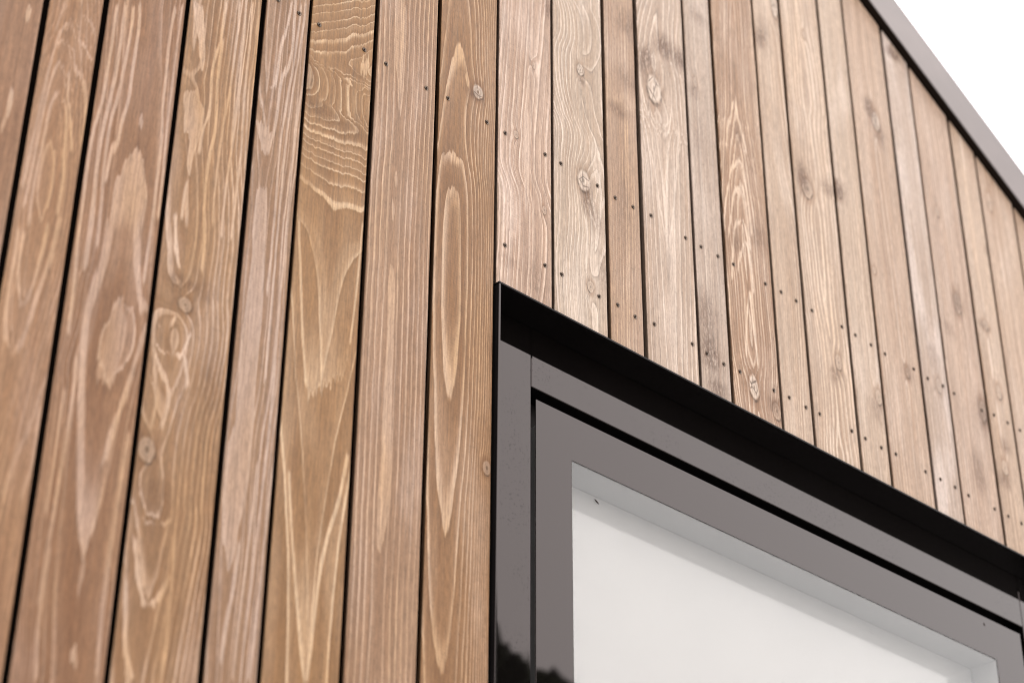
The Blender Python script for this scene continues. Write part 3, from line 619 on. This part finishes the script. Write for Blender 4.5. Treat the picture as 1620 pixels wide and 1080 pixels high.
wp('pane', boxm('pane', O0 + .0004, O1 - .0004, Y1 - .0040, Y1 - .0015, OB + .0004, OT - .0004), M_glass)
wp('glazing_rebate', ring_mesh('glazing_rebate', O0 - .06, O1 + .06, OB - .06, OT + .06, O0, O1, OB, OT, FY + .0026, Y1), M_reveal1)
wp('blind', boxm('blind', O0 - .06, O1 + .06, Y1 + .0012, Y1 + .004, OB - .06, OT + .06), M_blind)
# two specks of dirt on the glass
def speck(px, py, r, l):
    sx, sz = pt(px, py, FY)
    bm = bmesh.new(); bmesh.ops.create_icosphere(bm, subdivisions=1, radius=1)
    for v_ in bm.verts: v_.co = Vector((v_.co.x * l, v_.co.y * .0012, v_.co.z * r - v_.co.x * l * .55))
    me = bpy.data.meshes.new('dirt_speck'); bm.to_mesh(me); bm.free()
    link('dirt_speck', me, M_dirt, win, (sx - WXC, FY, sz))
speck(944, 793, .0016, .0065); speck(1557, 987, .004, .003)

# ------------------------------------------------------------------ ground and the trees that the window mirrors
g = G('gravel_ground'); P = g.tex()
gc = g.mix(g.rng(g.noise(P, .8, 4), .35, .65), (.26, .255, .25), (.34, .335, .325))
gc = g.mix(g.rng(g.noise(P, 40, 3), .3, .7, 0, .5), gc, (.19, .18, .17))
M_ground = g.done(g.bsdf(Base_Color=gc, Roughness=.95, Specular_IOR_Level=.1).outputs[0])
bm = bmesh.new(); bmesh.ops.create_grid(bm, x_segments=8, y_segments=8, size=600)
me = bpy.data.meshes.new('ground'); bm.to_mesh(me); bm.free()
gr = link('ground', me, M_ground); gr['kind'] = 'structure'

def leaf_mat(name, a, b):
    g = G(name); n = g.noise(g.tex(), 1.6, 2)
    return g.done(g.bsdf(Base_Color=g.mix(g.rng(n, .3, .7), a, b), Roughness=.7, Specular_IOR_Level=.2).outputs[0])
g = G('tree_bark'); P = g.tex()
M_bark = g.done(g.bsdf(Base_Color=g.mix(g.noise(g.v('MULTIPLY', P, (14, 14, 2)), 1, 4), (.06, .045, .032), (.13, .10, .075)), Roughness=.9).outputs[0])
def tube(bm, pts, rads, n=8):
    rings = []
    for i, p in enumerate(pts):
        p = Vector(p); dr = (Vector(pts[min(i + 1, len(pts) - 1)]) - Vector(pts[max(i - 1, 0)])).normalized()
        q = dr.to_track_quat('Z', 'Y')
        rings.append([bm.verts.new(p + q @ Vector((rads[i] * math.cos(6.2832 * k / n), rads[i] * math.sin(6.2832 * k / n), 0))) for k in range(n)])
    for a, b in zip(rings, rings[1:]):
        for k in range(n): bm.faces.new((a[k], a[(k + 1) % n], b[(k + 1) % n], b[k]))
def tree(azd, dist, elev, wid, label, leafmat, seed):
    r = random.Random(seed)
    a = math.radians(azd); cx, cy = math.sin(a) * dist, D + 2 * FY - math.cos(a) * dist
    H = ZC + dist * math.tan(math.radians(elev))
    root = link('tree', None, None, None, (cx, cy, 0)); root['label'] = label; root['category'] = 'tree'; root['group'] = 'trees mirrored in the window frame'
    bm = bmesh.new()
    tube(bm, [(0, 0, -.1), (.05, 0, H * .25), (-.06, .05, H * .55), (0, 0, H * .9)], [.12, .09, .06, .015])
    lobes = []
    for k in range(16):
        t_ = r.uniform(.30, .95); an = r.uniform(0, 6.28); ra = wid * (1 - abs(t_ - .5) * 1.3) * r.uniform(.3, .75)
        c = Vector((ra * math.cos(an), ra * math.sin(an), H * t_))
        c.z = min(c.z, H - wid * .32)
        tube(bm, [(0, 0, c.z - ra * .9), (c.x * .5, c.y * .5, c.z - ra * .3), tuple(c)], [.06, .04, .012], 5)
        lobes.append((c, wid * r.uniform(.28, .45)))
    lobes.append((Vector((0, 0, H - wid * .3)), wid * .3))
    for k in range(14):                                  # the dense lower crown
        an = k * 2.4; ra = wid * (.15 + .055 * k); lobes.append((Vector((ra * math.cos(an), ra * math.sin(an), H - wid * (.55 + .10 * k))), wid * .42))
    me = bpy.data.meshes.new('trunk'); bm.to_mesh(me); bm.free(); link('trunk', me, M_bark, root)
    vs, fs = [], []
    for c, R_ in lobes:
        for k in range(700):
            d_ = Vector((r.gauss(0, 1), r.gauss(0, 1), r.gauss(0, 1))).normalized() * R_ * r.random() ** .5
            p = c + d_; s_ = r.uniform(.08, .19) * wid * .8
            n1 = Vector((r.gauss(0, 1), r.gauss(0, 1), r.gauss(0, 1))).normalized(); n2 = n1.orthogonal().normalized(); n1 = n1.cross(n2)
            i0 = len(vs); vs += [p - n1 * s_, p + n2 * s_ * .5, p + n1 * s_, p - n2 * s_ * .5]; fs.append((i0, i0 + 1, i0 + 2, i0 + 3))
    me = bpy.data.meshes.new('crown'); me.from_pydata([tuple(v) for v in vs], [], fs); me.update()
    link('crown', me, leafmat, root)
L1 = leaf_mat('dark_leaves', (.018, .030, .010), (.035, .052, .018)); L2 = leaf_mat('mid_leaves', (.024, .036, .012), (.045, .060, .022))
tree(40.4, 7.0, 25.05, .74, 'tall dark leafy tree mirrored at the lower left corner of the window frame', L1, 3)
tree(43.6, 7.6, 23.25, .55, 'lower leafy tree beside the tall one, mirrored in the casement edge', L2, 8)
